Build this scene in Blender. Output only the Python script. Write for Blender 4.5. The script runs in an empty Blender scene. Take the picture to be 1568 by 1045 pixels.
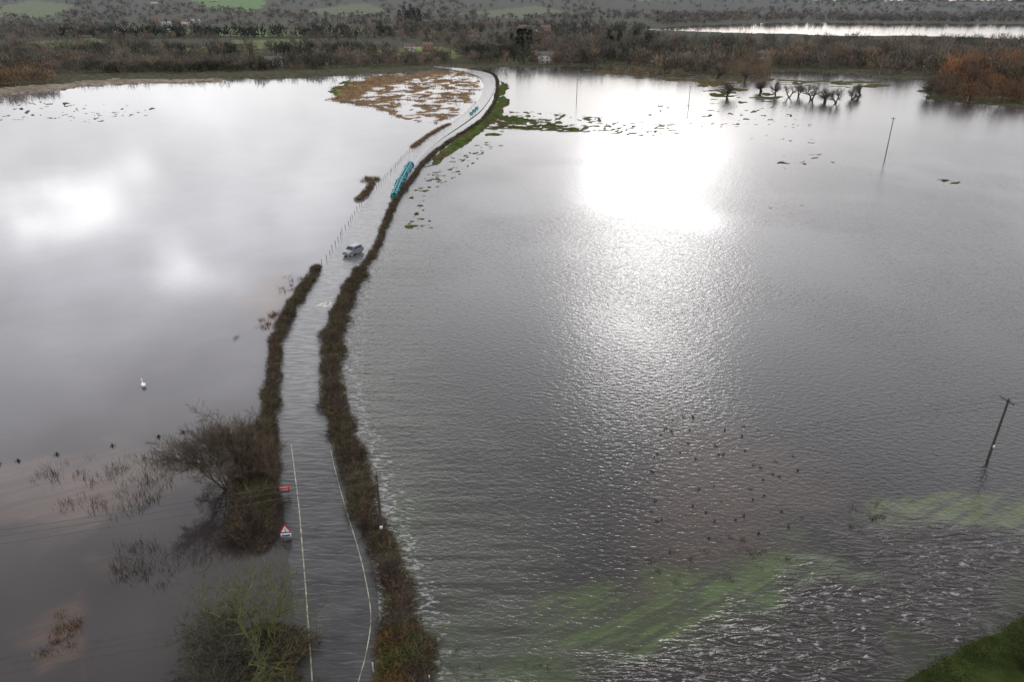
import bpy, math, random
import numpy as np
from mathutils import Vector, Matrix
random.seed(7); rng=np.random.default_rng(7)
S=bpy.context.scene
S.view_settings.view_transform='Standard'
try: S.view_settings.look='None'
except Exception: pass
S.view_settings.exposure=0

# ------------------------------------------------------------------ camera and pixel-to-ground geometry
CH=45.0; PITCH=math.radians(25.1); FP=1114.0
cp,sp=math.cos(PITCH),math.sin(PITCH)
def G(u,v,z=0.0):
    """ground-plan position (metres) of a pixel, cast through the camera"""
    a=(u-784)/FP; b=-(v-522.5)/FP
    dx=a; dy=cp+b*sp; dz=-sp+b*cp
    t=(z-CH)/dz
    return np.array([dx*t,dy*t,z])
def GP(l,z=0.0): return np.array([G(u,v,z) for u,v in l])

# ------------------------------------------------------------------ noise
def _h(xi,yi,s):
    h=(xi*374761393+yi*668265263+s*144269504)&0xffffffff
    h=((h^(h>>13))*1274126177)&0xffffffff
    h=h^(h>>16)
    return (h&0xffffff)/float(0xffffff)
def vn(x,y,s=0):
    x=np.asarray(x,float);y=np.asarray(y,float)
    xi=np.floor(x).astype(np.int64);yi=np.floor(y).astype(np.int64)
    fx=x-xi;fy=y-yi
    fx=fx*fx*(3-2*fx);fy=fy*fy*(3-2*fy)
    a=_h(xi,yi,s);b=_h(xi+1,yi,s);c=_h(xi,yi+1,s);d=_h(xi+1,yi+1,s)
    return (a*(1-fx)+b*fx)*(1-fy)+(c*(1-fx)+d*fx)*fy
def fbm(x,y,s=0,o=4):
    t=0;a=.5;n=0
    for i in range(o):
        t=t+a*vn(x*2**i+i*17.3,y*2**i-i*9.1,s+i);n+=a;a*=.55
    return t/n
def sstep(a,b,x):
    t=np.clip((x-a)/(b-a),0,1);return t*t*(3-2*t)
def sdf(px,py,poly):
    """signed distance, + inside"""
    n=len(poly);d=np.full(px.shape,1e18);ins=np.zeros(px.shape,bool)
    for i in range(n):
        ax,ay=poly[i][:2];bx,by=poly[(i+1)%n][:2]
        ex,ey=bx-ax,by-ay
        wx,wy=px-ax,py-ay
        t=np.clip((wx*ex+wy*ey)/(ex*ex+ey*ey+1e-9),0,1)
        d=np.minimum(d,(wx-ex*t)**2+(wy-ey*t)**2)
        c=((ay>py)!=(by>py))
        with np.errstate(divide='ignore',invalid='ignore'):
            xx=(bx-ax)*(py-ay)/(by-ay+1e-12)+ax
        ins^=(c&(px<xx))
    d=np.sqrt(d)
    return np.where(ins,d,-d)
def pdist(px,py,line):
    d=np.full(px.shape,1e18)
    for i in range(len(line)-1):
        ax,ay=line[i][:2];bx,by=line[i+1][:2]
        ex,ey=bx-ax,by-ay
        wx,wy=px-ax,py-ay
        t=np.clip((wx*ex+wy*ey)/(ex*ex+ey*ey+1e-9),0,1)
        d=np.minimum(d,(wx-ex*t)**2+(wy-ey*t)**2)
    return np.sqrt(d)
def catmull(p,n=8):
    p=np.asarray(p,float);q=np.vstack([2*p[0]-p[1],p,2*p[-1]-p[-2]]);o=[]
    for i in range(1,len(q)-2):
        a,b,c,d=q[i-1],q[i],q[i+1],q[i+2]
        for k in range(n):
            t=k/n
            o.append(.5*((2*b)+(-a+c)*t+(2*a-5*b+4*c-d)*t*t+(-a+3*b-3*c+d)*t**3))
    o.append(p[-1]);return np.array(o)
def resample(line,step):
    line=np.asarray(line,float)
    d=np.r_[0,np.cumsum(np.linalg.norm(np.diff(line,axis=0),axis=1))]
    s=np.arange(0,d[-1],step)
    return np.stack([np.interp(s,d,line[:,k]) for k in range(line.shape[1])],1)

# ------------------------------------------------------------------ mesh helpers
def mk(name,v,f,mat,col=None,attrs=None,smooth=False,parent=None):
    v=np.asarray(v,np.float32).reshape(-1,3);f=np.asarray(f,np.int32)
    me=bpy.data.meshes.new(name);k=f.shape[1]
    me.vertices.add(len(v));me.vertices.foreach_set('co',v.ravel())
    me.loops.add(f.size);me.loops.foreach_set('vertex_index',f.ravel())
    me.polygons.add(len(f));me.polygons.foreach_set('loop_start',np.arange(0,f.size,k,dtype=np.int32))
    me.update(calc_edges=True)
    if smooth: me.polygons.foreach_set('use_smooth',np.ones(len(f),bool))
    if col is not None:
        c=np.ones((len(v),4),np.float32);c[:,:3]=col
        a=me.color_attributes.new('Col','FLOAT_COLOR','POINT');a.data.foreach_set('color',c.ravel())
    if attrs:
        for kx,val in attrs.items():
            a=me.attributes.new(kx,'FLOAT','POINT');a.data.foreach_set('value',np.asarray(val,np.float32).ravel())
    if mat: me.materials.append(mat)
    o=bpy.data.objects.new(name,me);S.collection.objects.link(o)
    if parent: o.parent=parent
    return o
def soup(name,T,C,mat,parent=None):
    """triangle soup T (n,3,3), C (n,3)"""
    n=len(T)
    return mk(name,T.reshape(-1,3),np.arange(3*n).reshape(-1,3),mat,col=np.repeat(C,3,axis=0),parent=parent)
def norm(a): return a/(np.linalg.norm(a,axis=-1,keepdims=True)+1e-9)
def blades(c,d,l,w):
    """thin triangles from base c along d"""
    n=len(c);d=norm(d);s=norm(np.cross(d,rng.normal(size=(n,3))))
    l=np.broadcast_to(l,(n,))[:,None];w=np.broadcast_to(w,(n,))[:,None]
    return np.stack([c-s*w/2,c+s*w/2,c+d*l],1)
def segs(p0,p1,r0,r1,k=4):
    d=norm(p1-p0);ref=np.where(np.abs(d[:,2:3])<.9,np.array([[0,0,1.]]),np.array([[1.,0,0]]))
    a=norm(np.cross(d,ref));b=np.cross(d,a);T=[]
    for i in range(k):
        t0=2*math.pi*i/k;t1=2*math.pi*(i+1)/k
        e0=a*math.cos(t0)+b*math.sin(t0);e1=a*math.cos(t1)+b*math.sin(t1)
        A=p0+e0*r0[:,None];B=p0+e1*r0[:,None];C=p1+e1*r1[:,None];D=p1+e0*r1[:,None]
        T.append(np.stack([A,B,C],1));T.append(np.stack([A,C,D],1))
    return np.concatenate(T)
def hazecol(c,pos):  # aerial haze painted into vertex colours, growing with distance from the origin
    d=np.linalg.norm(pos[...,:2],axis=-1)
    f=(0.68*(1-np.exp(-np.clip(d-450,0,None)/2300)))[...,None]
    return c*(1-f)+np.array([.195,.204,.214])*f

# ------------------------------------------------------------------ materials
def nm(name):
    m=bpy.data.materials.new(name);m.use_nodes=True
    nt=m.node_tree;return m,nt,nt.nodes,nt.links,nt.nodes['Principled BSDF']
def simple(name,col,rough=.7,metal=0,noise=.25,scale=3.0):
    m,nt,N,L,b=nm(name)
    b.inputs['Roughness'].default_value=rough;b.inputs['Metallic'].default_value=metal
    t=N.new('ShaderNodeTexNoise');t.inputs['Scale'].default_value=scale;t.inputs['Detail'].default_value=3
    g=N.new('ShaderNodeNewGeometry');L.new(g.outputs['Position'],t.inputs['Vector'])
    r=N.new('ShaderNodeMapRange');L.new(t.outputs['Fac'],r.inputs[0]);r.inputs[1].default_value=.3;r.inputs[2].default_value=.7
    r.inputs[3].default_value=1-noise;r.inputs[4].default_value=1+noise
    x=N.new('ShaderNodeVectorMath');x.operation='SCALE';x.inputs[0].default_value=col;L.new(r.outputs[0],x.inputs['Scale'])
    L.new(x.outputs[0],b.inputs['Base Color'])
    return m
def vcol(name,rough=.85,scale=.5,amt=.35,bump=0,spec=.2,detail=4):
    m,nt,N,L,b=nm(name);b.inputs['Roughness'].default_value=rough
    b.inputs['Specular IOR Level'].default_value=spec
    a=N.new('ShaderNodeVertexColor');a.layer_name='Col'
    if amt==0:
        L.new(a.outputs[0],b.inputs['Base Color']);return m
    t=N.new('ShaderNodeTexNoise');t.inputs['Scale'].default_value=scale;t.inputs['Detail'].default_value=detail
    g=N.new('ShaderNodeNewGeometry');L.new(g.outputs['Position'],t.inputs['Vector'])
    r=N.new('ShaderNodeMapRange');L.new(t.outputs['Fac'],r.inputs[0]);r.inputs[1].default_value=.3;r.inputs[2].default_value=.7
    r.inputs[3].default_value=1-amt;r.inputs[4].default_value=1+amt
    x=N.new('ShaderNodeVectorMath');x.operation='SCALE';L.new(a.outputs[0],x.inputs[0]);L.new(r.outputs[0],x.inputs['Scale'])
    L.new(x.outputs[0],b.inputs['Base Color'])
    if bump:
        bp=N.new('ShaderNodeBump');bp.inputs['Strength'].default_value=bump;bp.inputs['Distance'].default_value=.2
        L.new(t.outputs['Fac'],bp.inputs['Height']);L.new(bp.outputs[0],b.inputs['Normal'])
    return m
M_veg=vcol('vegetation',scale=.8,detail=1,spec=0)
M_bark=vcol('bark_and_twigs',scale=1.5,amt=.25,detail=1,spec=0)
M_ground=vcol('ground_soil_grass',scale=.35,amt=.5,bump=.5,spec=0,rough=1)
M_wood=simple('weathered_wood',(.05,.04,.033),.85)
M_steel=simple('galvanised',(.3,.3,.3),.5,.4)
M_white=simple('white_paint',(.75,.75,.73),.5,noise=.1)
M_red=simple('red_sign',(.5,.03,.03),.5,noise=.1)
M_blue=simple('blue_sign',(.03,.1,.4),.5,noise=.1)
M_black=simple('black_rubber',(.02,.02,.02),.6)
M_yel=simple('road_line_worn',(.27,.255,.18),.45,noise=.7,scale=1.2)
M_wline=simple('road_line_white',(.50,.47,.38),.45,noise=.6,scale=1.5)
M_teal=simple('teal_plastic',(.01,.21,.24),.45,noise=.25,scale=1)
M_wire=simple('wire',(.05,.05,.05),.6)

def water_material():
    m,nt,N,L,b=nm('flood_water')
    b.inputs['IOR'].default_value=1.36
    g=N.new('ShaderNodeNewGeometry')
    a=N.new('ShaderNodeVertexColor');a.layer_name='Col'
    rip=N.new('ShaderNodeAttribute');rip.attribute_name='ripple'
    rgh=N.new('ShaderNodeAttribute');rgh.attribute_name='rough'
    cur=N.new('ShaderNodeAttribute');cur.attribute_name='current'
    fo=N.new('ShaderNodeAttribute');fo.attribute_name='foam'
    def mapping(rot,sc):
        mp=N.new('ShaderNodeMapping');mp.inputs['Rotation'].default_value=(0,0,math.radians(rot));mp.inputs['Scale'].default_value=sc
        L.new(g.outputs['Position'],mp.inputs[0]);return mp
    def noise(mp,scale,detail,dist=0):
        t=N.new('ShaderNodeTexNoise');t.inputs['Scale'].default_value=scale;t.inputs['Detail'].default_value=detail
        t.inputs['Distortion'].default_value=dist;L.new(mp.outputs[0],t.inputs['Vector']);return t
    def math2(op,x,y):
        n=N.new('ShaderNodeMath');n.operation=op
        for i,q in enumerate((x,y)):
            if q is None: continue
            if isinstance(q,(int,float)): n.inputs[i].default_value=q
            else: L.new(q,n.inputs[i])
        return n.outputs[0]
    n1=noise(mapping(32,(1,1.9,1)),1.25,2,.4)
    n2=noise(mapping(-20,(1,1.4,1)),3.6,1)
    n4=noise(mapping(-28,(.45,1.6,1)),.75,3,1.6)
    h=math2('ADD',math2('MULTIPLY',n1.outputs[0],.074),math2('MULTIPLY',n2.outputs[0],.022))
    h=math2('MULTIPLY',h,rip.outputs['Fac'])
    h=math2('ADD',h,math2('MULTIPLY',math2('MULTIPLY',n4.outputs[0],.30),cur.outputs['Fac']))
    bp=N.new('ShaderNodeBump');bp.inputs['Strength'].default_value=1;bp.inputs['Distance'].default_value=1.0
    L.new(h,bp.inputs['Height']);L.new(bp.outputs[0],b.inputs['Normal'])
    nf=noise(mapping(25,(1.0,2.2,1)),1.3,5,.8)
    fth=math2('SUBTRACT',1.0,math2('MULTIPLY',fo.outputs['Fac'],.47))
    fm=N.new('ShaderNodeMapRange');L.new(math2('SUBTRACT',nf.outputs[0],fth),fm.inputs[0]);fm.inputs[1].default_value=0;fm.inputs[2].default_value=.12;fm.inputs[3].default_value=0;fm.inputs[4].default_value=.75
    mx=N.new('ShaderNodeMix');mx.data_type='RGBA';L.new(fm.outputs[0],mx.inputs[0]);L.new(a.outputs[0],mx.inputs[6]);mx.inputs[7].default_value=(.36,.36,.35,1)
    L.new(mx.outputs[2],b.inputs['Base Color'])
    rr=math2('ADD',rgh.outputs['Fac'],math2('MULTIPLY',fm.outputs[0],.5))
    L.new(rr,b.inputs['Roughness'])
    return m
M_water=water_material()

# ------------------------------------------------------------------ road plan
RL=[(1200,452),(1100,450),(1045,452),(980,452),(900,447),(850,440),(800,436),(750,430),(700,425),(650,420),(600,418),(560,422),(520,430),(480,447),(440,474),(410,494),(380,514),(340,539),(300,568),(270,590),(250,605),(230,627),(215,649),(200,673),(185,697),(170,718),(155,732),(140,739),(127,740)]
RR=[(1200,555),(1100,562),(1045,568),(980,580),(900,577),(850,567),(800,554),(750,538),(700,519),(650,505),(600,500),(560,500),(520,506),(480,514),(440,534),(410,550),(380,568),(340,588),(300,607),(270,624),(250,638),(230,656),(215,673),(200,695),(185,717),(170,736),(155,748),(140,756),(127,758)]
Lw=[G(u,v) for v,u in RL]+[G(732,117),G(712,111),G(690,106.5),G(660,103)]
Rw=[G(u,v) for v,u in RR]+[G(752,114),G(726,107.5),G(700,104),G(668,100.5)]
Lw=catmull(Lw,8);Rw=catmull(Rw,8)
CW=(Lw+Rw)/2
# ------------------------------------------------------------------ terrain
vs=np.r_[np.linspace(1500,120,900),np.linspace(119,12,150),[10,8.5,7,6]]
ys=np.array([G(784,v)[1] for v in vs])
ys=np.r_[[-400,-100,-20],ys]
dep=np.maximum(ys*cp+CH*sp,30)
sx=np.r_[np.linspace(-3.2,-.84,16),np.linspace(-.82,.82,640),np.linspace(.84,3.2,16)]
X=dep[:,None]*sx[None,:];Y=np.repeat(ys[:,None],len(sx),1)
nr,nc=X.shape
idx=np.arange(nr*nc).reshape(nr,nc)
F=np.stack([idx[:-1,:-1],idx[:-1,1:],idx[1:,1:],idx[1:,:-1]],-1).reshape(-1,4)
def hills(x,y):
    a=x/np.maximum(y,1)
    left=sstep(.55,-.2,a)
    r=sstep(1500,4200,y)
    return r*(32+left*75)*(.6+.8*fbm(x/900,y/900,51,3))
def terrain(x,y):
    H=np.full(x.shape,-.9);C=np.zeros(x.shape+(3,));C[:]=(.04,.036,.024)
    dd=np.hypot(x,y)
    jit=np.clip(dd/60,.3,9)
    jx=(fbm(x/14,y/14,3)-.5)*2*jit*1.2;jy=(fbm(x/14+40,y/14,5)-.5)*2*jit*1.6
    n_f=fbm(x/5,y/5,11,5)
    def reg(pts,base,soft,namp,col,col2=None,ns=None,jm=1):
        nonlocal H,C
        P=GP(pts);k=(x>P[:,0].min()-20)&(x<P[:,0].max()+20)&(y>P[:,1].min()-40)&(y<P[:,1].max()+40)
        if not k.any(): return
        s=sdf((x+jx*jm)[k],(y+jy*jm)[k],P);m=sstep(0,soft,s)
        nn=(n_f if ns is None else fbm(x/ns,y/(ns*.7),23,4))[k]
        hh=-.9+m*(.9+base)+m*namp*(nn-.5)*2
        up=hh>H[k]
        Hk=H[k];Ck=C[k];Hk[up]=hh[up]
        c=np.array(col,float)[None]
        if col2 is not None:
            w=sstep(.35,.65,fbm(x[k]/7,y[k]/7,31,3))[:,None];c=c*(1-w)+np.array(col2)[None]*w
        else: c=np.repeat(c,k.sum(),0)
        Ck[up]=c[up];H[k]=Hk;C[k]=Ck
    br=(.078,.070,.050);br2=(.060,.062,.036)
    reg([(-2600,330),(-900,205),(-300,168),(0,144),(90,133),(130,127),(300,123),(480,119),(520,116),(600,112),(660,107),(740,104),(790,103),(860,102),(910,101),(930,104),(1000,107),(1100,121),(1160,118),(1200,109),(1280,112),(1340,119),(1425,124),(1405,148),(1480,160),(1568,166),(1900,190),(4000,330),(4000,6),(-2600,6)],.5,4,.15,br,br2)
    # pale reed fringe along the west shore
    reg([(-300,174),(0,149),(90,138),(130,132),(250,127),(350,125),(350,121),(230,121),(120,124),(60,132),(-300,158)],.6,2,.1,(.24,.20,.16),(.17,.14,.105))
    # reed marsh by the road
    reg([(498,152),(512,130),(560,118),(650,108),(735,106),(738,140),(728,160),(700,178),(668,194),(600,178),(545,163)],.0,3,.50,(.24,.155,.09),(.18,.13,.08),ns=5)
    reg([(498,150),(515,128),(560,119),(680,108),(655,118),(560,135),(560,155),(640,180),(668,194),(600,178),(545,163)],.14,3,.25,(.24,.155,.085),(.18,.13,.08),ns=6)
    reg([(500,150),(515,126),(540,121),(530,135),(515,150)],.3,2,.1,(.07,.10,.03))
    # grass verge right of road and islets
    gr=(.055,.080,.022);gr2=(.07,.062,.03)
    reg([(640,262),(660,240),(700,205),(738,180),(757,155),(764,120),(780,130),(778,165),(766,180),(742,202),(704,230),(668,252)],.20,1.0,.34,gr,gr2,ns=3,jm=.4)
    reg([(742,180),(768,172),(830,182),(900,197),(925,207),(850,203),(770,198),(735,205)],.06,3,.34,gr,gr2,ns=3)
    reg([(720,218),(745,200),(770,198),(790,204),(750,212)],.0,2,.3,gr,gr2,ns=3)
    reg([(760,165),(860,172),(1010,186),(1080,205),(960,212),(840,195),(760,185)],-.07,4,.40,(.09,.09,.055),(.10,.09,.06),ns=2.4)
    reg([(1060,125),(1180,132),(1210,150),(1140,160),(1080,150)],-.04,3,.3,(.07,.085,.035),gr2,ns=9)
    reg([(880,101),(1000,104),(1100,114),(1180,122),(1100,132),(980,121),(900,112)],.0,3,.35,(.10,.08,.05),gr2,ns=9)
    reg([(1130,118),(1340,124),(1400,128),(1330,136),(1180,130)],.0,3,.32,(.09,.095,.045),gr2,ns=9)
    reg([(1120,200),(1260,205),(1290,255),(1180,262)],-.13,4,.38,(.06,.055,.035),gr2,ns=2.6)
    reg([(960,162),(1240,150),(1260,196),(1000,200)],-.12,4,.36,(.09,.085,.055),gr2,ns=2.4)
    reg([(1405,268),(1490,270),(1480,284),(1410,284)],-.05,4,.28,(.05,.045,.03),gr2,ns=3)
    reg([(900,290),(1568,240),(1568,300),(1000,340)],-.24,4,.40,(.05,.045,.03),gr2,ns=2.5)
    reg([(0,150),(250,160),(320,178),(120,190),(-100,185)],-.12,4,.38,(.10,.095,.07),gr2,ns=2.4)
    reg([(608,350),(640,275),(690,236),(735,215),(765,225),(700,275),(640,335)],-.09,2,.40,gr,gr2,ns=1.5)
    reg([(600,352),(625,330),(670,340),(660,355),(620,358)],-.04,1.5,.36,gr,gr2,ns=1.2)
    # near-right meadow bank
    reg([(1290,1085),(1350,1030),(1450,975),(1568,905),(1720,830),(2000,790),(2200,1500),(1250,1500)],.10,2.0,.20,(.034,.047,.014),(.042,.052,.02),ns=3,jm=.6)
    # lake to the north-east
    P=GP([(985,45),(1060,38),(1200,33),(1568,36),(2400,40),(2400,72),(1568,60),(1400,54),(1300,55),(1200,51),(1120,50)])
    m=sstep(-4,10,sdf(x+jx*2,y+jy*2,P));H=H*(1-m)-1.0*m
    P=GP([(1000,100),(1040,80),(1140,77),(1300,84),(1290,94),(1130,96)])
    m=sstep(-4,8,sdf(x+jx,y+jy,P))*sstep(.45,.6,fbm(x/40,y/40,77,3));H=H*(1-m)-.6*m
    # fields
    for pts,c in [([(265,20),(300,9),(395,12),(410,24),(395,29),(330,27)],(.13,.22,.06)),
                  ([(180,52),(190,43),(560,47),(575,54),(420,56)],(.14,.19,.065)),
                  ([(605,90),(615,73),(680,72),(704,86),(690,91)],(.17,.22,.075)),
                  ([(40,100),(120,84),(250,82),(230,94)],(.12,.13,.065)),
                  ([(540,80),(560,72),(600,73),(600,82)],(.14,.16,.07)),
                  ([(-100,30),(60,22),(120,25),(80,33)],(.13,.16,.07)),([(460,28),(560,24),(600,28),(520,32)],(.12,.14,.07)),
                  ([(700,30),(820,24),(880,28),(800,33)],(.12,.14,.07)),([(250,76),(420,66),(470,70),(300,82)],(.13,.145,.065)),
                  ([(20,66),(150,58),(170,66),(60,73)],(.14,.155,.07)),([(330,63),(480,59),(470,66),(350,68)],(.13,.15,.065)),
                  ([(100,15),(200,11),(230,14),(150,18)],(.13,.17,.08)),([(480,14),(620,11),(650,14),(540,17)],(.12,.16,.08)),
                  ([(700,70),(760,64),(790,70),(730,78)],(.13,.15,.07)),
                  ([(900,18),(1050,14),(1150,16),(980,21)],(.12,.14,.08)),([(660,18),(780,14),(860,16),(760,20)],(.13,.15,.08))]:
        P=GP(pts);m=sstep(-2,6,sdf(x+jx,y+jy,P))[...,None];m=m*(H>0)[...,None];C=C*(1-m)+np.array(c)*m
    # road causeway
    rd=pdist(x,y,CW[::4]);k=sstep(5.2,3.0,rd);H=np.where(rd<5.4,np.maximum(H*(1-k)+(-.06)*k,-.9),H)
    far=sstep(230,300,y)
    H=np.where(rd<3.6,np.minimum(H,-.03+far*.25),H)
    H=H+hills(x,y)*(H>0)
    P3=np.stack([x,y],-1)
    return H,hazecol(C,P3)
TH,TC=terrain(X,Y)
mk('ground',np.stack([X,Y,TH],-1),F,M_ground,col=TC.reshape(-1,3),smooth=True)
def hgt(x,y): return terrain(np.atleast_1d(np.asarray(x,float)),np.atleast_1d(np.asarray(y,float)))[0]

# ------------------------------------------------------------------ water sheet
C=np.zeros(X.shape+(3,))
cl=CW[::3];order=np.argsort(cl[:,1]);xc=np.interp(Y,cl[order,1],cl[order,0])
rightside=sstep(-1,1,X-xc)
gust=.6+.6*sstep(.35,.65,fbm(X/30,Y/45,61,3))
ripple=.05+rightside*1.0*sstep(330,110,Y)*gust+rightside*.12
ripple=np.where(Y>900,.1,ripple)
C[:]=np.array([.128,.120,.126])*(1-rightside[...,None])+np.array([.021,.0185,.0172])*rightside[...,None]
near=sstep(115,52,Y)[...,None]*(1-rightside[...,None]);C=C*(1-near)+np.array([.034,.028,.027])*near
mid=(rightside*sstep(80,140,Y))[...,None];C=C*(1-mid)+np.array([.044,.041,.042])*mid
foam=np.zeros(X.shape);current=np.zeros(X.shape)
jx=(fbm(X/9,Y/9,3)-.5)*14;jy=(fbm(X/9+40,Y/9,5)-.5)*14
ca,sa=math.cos(.55),math.sin(.55)
streak=fbm((X*ca+Y*sa)/5.0,(-X*sa+Y*ca)/.55,66,4)
streak2=fbm(X/6.0,Y/.7,67,4)
def wreg(pts,soft,col,amt,f=0,r=None,st=0,cu=None):
    global C,foam,ripple,current
    P=GP(pts);m=sstep(-soft,soft,sdf(X+jx,Y+jy,P))
    if cu is not None: current=np.maximum(current,m*cu)
    if st: m=m*(1-st+st*sstep(.35,.62,streak))
    mm=(m*amt)[...,None];C=C*(1-mm)+np.array(col)*mm
    foam=np.maximum(foam,m*f)
    if r is not None: ripple=ripple*(1-m)+r*m
wreg([(1700,770),(1568,792),(1420,805),(1340,830),(1270,900),(1180,945),(1060,1000),(900,1030),(700,1060),(700,1400),(1300,1400),(1330,1050),(1480,960),(1568,905),(1700,850)],2.5,(.018,.0135,.011),.95,.86,.8,cu=.9)
wreg([(1330,785),(1420,770),(1568,752),(1700,745),(1700,785),(1568,792),(1420,808),(1340,812)],1.5,(.060,.076,.026),.95,.35,.8,st=.7)
wreg([(1240,880),(1290,900),(1200,940),(1120,965),(1050,1005),(920,1030),(780,1060),(690,1065),(760,1010),(840,960),(900,900),(960,880),(1040,868),(1100,882)],2.6,(.055,.080,.024),1,.3,.7,st=.65)
wreg([(1330,1060),(1400,1000),(1500,940),(1568,900),(1650,860),(1650,900),(1568,940),(1420,1030)],2.5,(.035,.046,.015),.9,.3,.7,st=.5)
wreg([(985,690),(1010,640),(1100,640),(1240,700),(1270,780),(1200,850),(1100,870),(1000,860),(960,840)],4,(.055,.039,.031),.85,.0,.7,st=.3)
wreg([(640,1045),(600,900),(760,900),(850,960),(900,1045)],2.5,(.032,.044,.017),.8,.1,st=.5)
rdist=pdist(X,Y,CW[::4])
over=rightside*sstep(26,4,rdist+ (fbm(X/3,Y/3,81)-.5)*8)*sstep(190,120,Y)*(.35+.9*sstep(.3,.7,streak2))
over=np.clip(over,0,1)
C=C*(1-.75*over[...,None])+np.array([.070,.074,.055])*.75*over[...,None]
wreg([(590,860),(580,770),(640,780),(660,860),(640,900)],2,(.050,.068,.030),.9,.0,st=.7)
edge=rightside*sstep(15,5.5,rdist)*sstep(200,150,Y)
foam=np.maximum(foam,edge*1.10);ripple=ripple+over*.9
foam=np.maximum(foam,rightside*.52*sstep(150,100,Y))
# left shallows
wreg([(-60,760),(20,700),(120,690),(270,660),(270,700),(200,760),(160,800),(0,820)],2.5,(.105,.075,.062),.85,0,st=.4)
wreg([(30,1010),(70,950),(130,920),(150,960),(110,1010)],1.5,(.09,.055,.04),.8,0,st=.6)
wreg([(170,860),(210,835),(260,850),(250,900),(180,890)],1.5,(.07,.052,.042),.6,0,st=.6)
wreg([(400,440),(460,415),(470,440),(430,470),(400,500),(380,500)],1.5,(.15,.10,.07),.7,0,st=.4)
C=C*(.75+.5*fbm(X/7,Y/7,95,4))[...,None]
rough=.03+.12*np.minimum(ripple,1.2)+rightside*.10*sstep(120,220,Y)*sstep(700,350,Y)
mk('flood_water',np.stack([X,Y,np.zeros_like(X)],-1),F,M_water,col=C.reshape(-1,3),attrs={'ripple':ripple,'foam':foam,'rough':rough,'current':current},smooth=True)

# ------------------------------------------------------------------ road
def road_material():
    m,nt,N,L,b=nm('wet_asphalt')
    g=N.new('ShaderNodeNewGeometry')
    at=N.new('ShaderNodeAttribute');at.attribute_name='flood'
    mp=N.new('ShaderNodeMapping');mp.inputs['Rotation'].default_value=(0,0,math.radians(12));mp.inputs['Scale'].default_value=(.45,1.6,1);L.new(g.outputs['Position'],mp.inputs[0])
    t=N.new('ShaderNodeTexNoise');t.inputs['Scale'].default_value=1.1;t.inputs['Detail'].default_value=4;t.inputs['Distortion'].default_value=.6;L.new(mp.outputs[0],t.inputs['Vector'])
    t2=N.new('ShaderNodeTexNoise');t2.inputs['Scale'].default_value=.35;t2.inputs['Detail'].default_value=6;L.new(g.outputs['Position'],t2.inputs['Vector'])
    cr=N.new('ShaderNodeValToRGB');cr.color_ramp.elements[0].position=.3;cr.color_ramp.elements[0].color=(.018,.018,.019,1);cr.color_ramp.elements[1].position=.7;cr.color_ramp.elements[1].color=(.052,.051,.050,1)
    L.new(t2.outputs[0],cr.inputs[0])
    cr2=N.new('ShaderNodeValToRGB');cr2.color_ramp.elements[0].position=.42;cr2.color_ramp.elements[0].color=(.060,.060,.060,1);cr2.color_ramp.elements[1].position=.68;cr2.color_ramp.elements[1].color=(.16,.158,.155,1)
    L.new(t.outputs[0],cr2.inputs[0])
    mx=N.new('ShaderNodeMix');mx.data_type='RGBA';L.new(at.outputs['Fac'],mx.inputs[0]);L.new(cr.outputs[0],mx.inputs[6]);L.new(cr2.outputs[0],mx.inputs[7])
    L.new(mx.outputs[2],b.inputs['Base Color'])
    bp=N.new('ShaderNodeBump');bp.inputs['Strength'].default_value=1;bp.inputs['Distance'].default_value=.08
    L.new(t.outputs[0],bp.inputs['Height']);L.new(bp.outputs[0],b.inputs['Normal'])
    b.inputs['Roughness'].default_value=.14;b.inputs['IOR'].default_value=1.40
    return m
M_road=road_material()
nn=len(Lw);K=9
w=np.linspace(0,1,K)[None,:,None]
V=Lw[:,None,:]*(1-w)+Rw[:,None,:]*w
zz=.03+.22*sstep(240,320,V[...,1]);V[...,2]=zz
i2=np.arange(nn*K).reshape(nn,K);F2=np.stack([i2[:-1,:-1],i2[:-1,1:],i2[1:,1:],i2[1:,:-1]],-1).reshape(-1,4)
fl=sstep(62,84,V[...,1])
mk('road',V,F2,M_road,attrs={'flood':fl},smooth=True)
def ribbon(name,line,wd,mat,z=.036,parent=None,gap=None):
    line=resample(catmull(line,8),.6);d=norm(np.gradient(line,axis=0));s=np.stack([d[:,1],-d[:,0],0*d[:,0]],1)
    A=line-s*wd/2;B=line+s*wd/2;A[:,2]=z;B[:,2]=z
    n=len(line);V=np.stack([A,B],1).reshape(-1,3);f=np.array([[2*i,2*i+1,2*i+3,2*i+2] for i in range(n-1) if gap is None or not gap(i)])
    return mk(name,V,f,mat,parent=parent)
E=bpy.data.objects.new('road_markings',None);S.collection.objects.link(E)
ribbon('left_line',GP([(446,682),(452,730),(458,780),(463,840),(468,900),(473,970),(478,1045),(481,1150)]),.10,M_yel,parent=E)
ribbon('right_line',GP([(504,678),(513,720),(528,775),(548,840),(560,890),(568,945),(561,1000),(549,1045),(530,1120)]),.08,M_yel,parent=E)
tc=bpy.data.curves.new('slow_text','FONT');tc.body='SLOW';tc.size=1;tc.align_x='CENTER';tc.align_y='CENTER'
to=bpy.data.objects.new('slow_text',tc);S.collection.objects.link(to)
to.location=tuple(G(502,466)[:2])+(.037,);to.rotation_euler=(0,0,math.pi-.2);to.scale=(1.0,3.2,1);tc.offset=.03;tc.materials.append(M_wline);to.parent=E

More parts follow.
